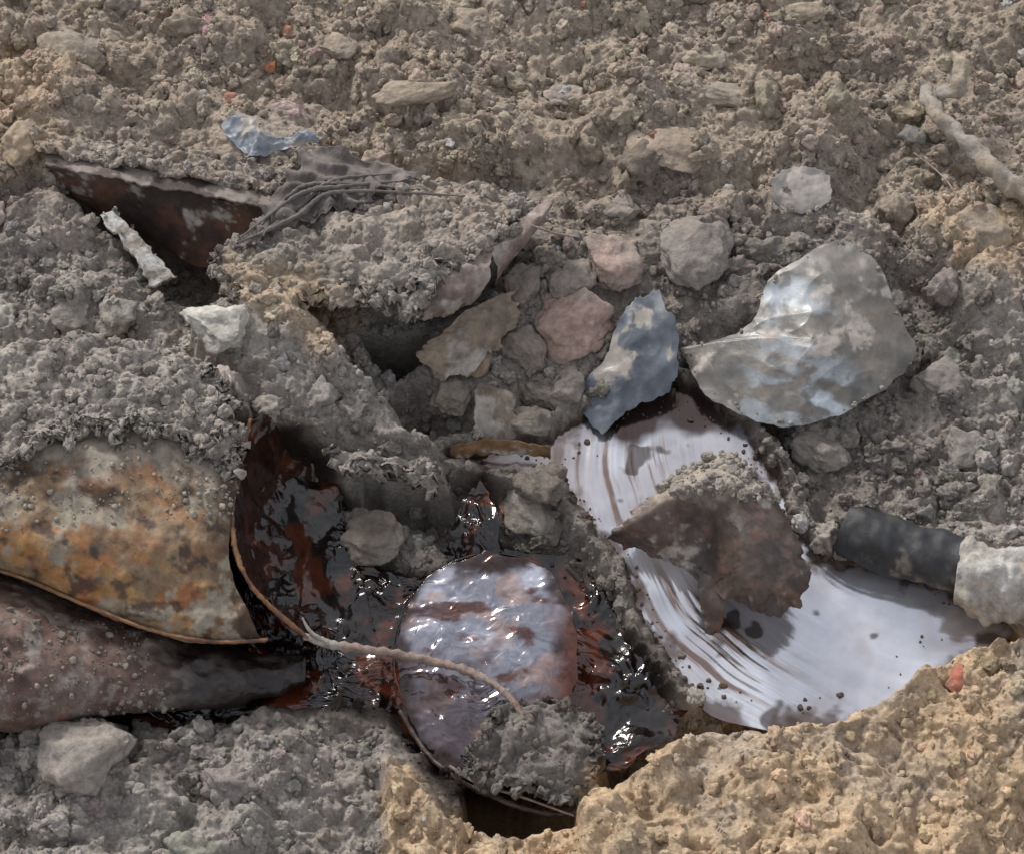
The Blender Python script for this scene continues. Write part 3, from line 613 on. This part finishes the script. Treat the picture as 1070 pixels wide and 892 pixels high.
S=[(640,272,66,58,.08,(.34,.25,.21),1,-20),(606,342,88,66,.09,(.33,.23,.19),2,15),(497,22,56,34,.04,(.36,.28,.2),3,0),(946,117,36,20,.025,(.42,.33,.2),4,0),
(952,143,34,24,.03,(.18,.17,.16),5,0),(700,152,80,50,.05,(.33,.26,.2),6,-15),(760,102,84,26,.03,(.33,.27,.21),7,-12),(432,98,86,30,.04,(.30,.24,.18),8,14),
(74,58,70,46,.06,(.35,.28,.21),9,-20),(352,52,40,30,.03,(.31,.25,.19),10,0),(92,786,92,76,.08,(.29,.25,.215),12,10),(488,368,62,66,.06,(.25,.185,.125),13,10),
(76,328,42,30,.03,(.26,.23,.2),14,0),(560,410,50,40,.05,(.17,.14,.11),15,0),(722,258,80,70,.06,(.23,.20,.175),16,0),(560,530,72,62,.06,(.22,.19,.16),17,0),
(740,60,50,26,.03,(.35,.29,.22),18,10),(830,14,60,26,.03,(.33,.27,.2),19,0),(598,296,50,44,.06,(.23,.19,.165),20,0),(20,150,50,50,.06,(.38,.29,.2),21,0),
(1028,242,80,46,.05,(.38,.29,.2),22,0),(655,120,44,26,.03,(.31,.25,.19),23,10),(590,100,40,22,.025,(.35,.29,.24),24,0),
(875,20,16,14,.02,(.5,.48,.46),26,0),(470,150,14,12,.015,(.45,.43,.41),27,0),(385,560,70,50,.05,(.16,.13,.105),28,0),
(548,300,44,40,.05,(.19,.155,.13),41,0),(545,362,40,50,.05,(.19,.155,.13),42,30),(470,410,40,44,.04,(.17,.14,.11),43,0),(590,408,50,40,.05,(.18,.15,.13),44,0),(552,442,44,30,.04,(.16,.135,.11),45,0),
(650,220,44,30,.04,(.25,.21,.18),47,0),(560,255,40,40,.05,(.24,.20,.17),48,0),(860,470,60,40,.05,(.21,.185,.16),50,0),(980,400,60,44,.05,(.22,.195,.17),51,0),(1010,470,70,50,.05,(.23,.205,.18),52,0)]
for s in S: stone(*s)
stone(216,30,32,36,.04,(.40,.25,.24),31,10,cuts=14,nz=.1,name='pink_stone')
stone(300,118,40,20,.03,(.42,.30,.27),32,0,name='pink_stone')
for q in [(186,22,38,18,.03,(.45,.14,.08),33),(241,107,24,16,.03,(.42,.13,.07),34),(1000,712,28,26,.03,(.42,.15,.10),35),(300,36,18,16,.022,(.40,.15,.09),36),(284,70,16,16,.022,(.40,.18,.09),37)]:
    stone(*q,10,name='brick_fragment',cuts=16,nz=.08)
stone(234,342,76,48,.06,(.50,.47,.41),38,-5,name='white_limestone',cuts=12,nz=.22)
loft('broken_white_board',[[(104,226,.09),(118,220,.095)],[(122,245,.095),(136,238,.10)],[(142,270,.09),(158,262,.095)],[(156,300,.07),(182,290,.08)]],80,40,lambda P:withdust(pal(P,[(.36,.34,.31),(.46,.44,.41),(.56,.54,.51)],12,5.),P,-.05,3,dc=(.28,.24,.20),sc=14),M_stone,.007,12,29.,thick=.018,jag=.012)

# ---------------- scattered clods and gravel
protos={s:[rock(ico(s)[0],100+k,cuts=5+k%6,nz=.24 if s<4 else .34,sc=1.4 if s<4 else 1.9) for k in range(8)] for s in(1,2,3,4)}
pf={s:ico(s)[1] for s in(1,2,3,4)}
def scatter(n,rmin,pw,rmax,den0,sink,excl,fgk=.6):
    x=rng.uniform(-1.95,1.95,n);t=rng.uniform(-1.78,2.05,n)
    hh,ii,jj=hat(x,t)
    dens=den0+(1-den0)*sm(-.35,.35,fbm(x*3.3,t*3.3,12.,3))
    keep=rng.random(n)<dens*(1-.85*tar[ii,jj])*(1-fgk*fg[ii,jj])*(1-excl*objm[ii,jj])
    keep&=~inpool[ii,jj]
    if excl>0: keep&=(tar[ii,jj]<.3)&(fst[ii,jj]<.2)
    x,t,hh,ii,jj=[a[keep] for a in(x,t,hh,ii,jj)]; n=len(x)
    r=np.minimum(rmin*(1-rng.random(n))**(-1/pw),rmax)
    cc=col[ii,jj]*rng.uniform(.76,1.24,(n,1))*(1+rng.normal(size=(n,3))*.025)
    if excl==0:
        od=rng.random(n); cc[od<.015]=C(.44,.42,.39); cc[(od>.02)&(od<.024)]=C(.38,.20,.15); cc[(od>.03)&(od<.06)]*=.65
        dk=(tar[ii,jj]>.2)|(fst[ii,jj]>.3); cc[dk&(od<.024)]=C(.12,.09,.07)
    CL.append((x,t,hh+sink*r,r,cc))
scatter(76000,.0029,1.8,.026,.25,.2,0)
scatter(1500,.020,2.3,.065,.35,-.15,1,.8)
x,t,hh,r=[np.concatenate([c[k] for c in CL]) for k in range(4)]; cc=np.concatenate([c[4] for c in CL])
VV=[];FF=[];CC=[];off=0
for s,(lo_,hi_) in {1:(0,.0055),2:(.0055,.012),3:(.012,.02),4:(.02,1)}.items():
    for k in range(8):
        sel=np.where((r>=lo_)&(r<hi_)&(np.arange(len(r))%8==k))[0]
        if len(sel)==0: continue
        q=rng.normal(size=(len(sel),4));q/=np.linalg.norm(q,axis=1)[:,None];w,a,b,c=q.T
        Rm=np.stack([1-2*(b*b+c*c),2*(a*b-c*w),2*(a*c+b*w),2*(a*b+c*w),1-2*(a*a+c*c),2*(b*c-a*w),2*(a*c-b*w),2*(b*c+a*w),1-2*(a*a+b*b)],-1).reshape(-1,3,3)
        pr=protos[s][k]*1.0
        loc=np.einsum('nij,vj->nvi',Rm,pr)*(r[sel][:,None,None]*rng.uniform(.7,1.3,(len(sel),1,3)))
        loc[...,0]+=x[sel][:,None];loc[...,1]+=t[sel][:,None];loc[...,2]+=hh[sel][:,None]
        W_=world(loc[...,0],loc[...,1],loc[...,2])
        nv=pr.shape[0]
        FF.append((pf[s][None]+(np.arange(len(sel))*nv)[:,None,None]+off).reshape(-1,3)); off+=nv*len(sel)
        VV.append(W_.reshape(-1,3)); CC.append(np.repeat(cc[sel],nv,0))
add_mesh('soil_clods',np.concatenate(VV),np.concatenate(FF),np.concatenate(CC),M_soil,center=False)

# ---------------- camera, light, sky
cam=bpy.data.cameras.new('camera'); co=bpy.data.objects.new('camera',cam); link(co)
cam.sensor_width=36; cam.lens=36*F/1070.; cam.clip_end=2000
co.location=tuple(-dv*DIST); co.rotation_euler=(rad(90)-PITCH,0,0)
bpy.context.scene.camera=co
EL=rad(48); AZ=rad(-40)
sdir=np.array([math.sin(AZ)*math.cos(EL),math.cos(AZ)*math.cos(EL),math.sin(EL)])
sun=bpy.data.lights.new('sun','SUN'); sun.energy=3.0; sun.angle=rad(11); sun.color=(1,.97,.93)
so=bpy.data.objects.new('sun',sun); link(so)
from mathutils import Vector
so.rotation_euler=Vector(sdir).to_track_quat('Z','Y').to_euler(); so.location=(0,0,6)
w=bpy.data.worlds.new('World'); bpy.context.scene.world=w; w.use_nodes=True; nt=w.node_tree
bg=nt.nodes['Background']; sk=nt.nodes.new('ShaderNodeTexSky'); sk.sky_type='NISHITA'; sk.sun_disc=False
sk.sun_elevation=EL; sk.sun_rotation=AZ; sk.dust_density=3
tc=nt.nodes.new('ShaderNodeTexCoord'); ns=nt.nodes.new('ShaderNodeTexNoise'); ns.inputs['Scale'].default_value=3.5; ns.inputs['Detail'].default_value=5
nt.links.new(tc.outputs['Generated'],ns.inputs['Vector'])
mr=nt.nodes.new('ShaderNodeMapRange'); mr.inputs[1].default_value=.35; mr.inputs[2].default_value=.65; mr.inputs[3].default_value=.35; mr.inputs[4].default_value=.9
nt.links.new(ns.outputs['Fac'],mr.inputs[0])
mx=nt.nodes.new('ShaderNodeMixRGB'); mx.inputs[2].default_value=(7.6,7.8,8.2,1)
nt.links.new(mr.outputs[0],mx.inputs[0]); nt.links.new(sk.outputs[0],mx.inputs[1]); nt.links.new(mx.outputs[0],bg.inputs[0])
bg.inputs[1].default_value=.118
sc=bpy.context.scene; sc.view_settings.view_transform='Standard'; sc.view_settings.look='None'; sc.view_settings.exposure=0
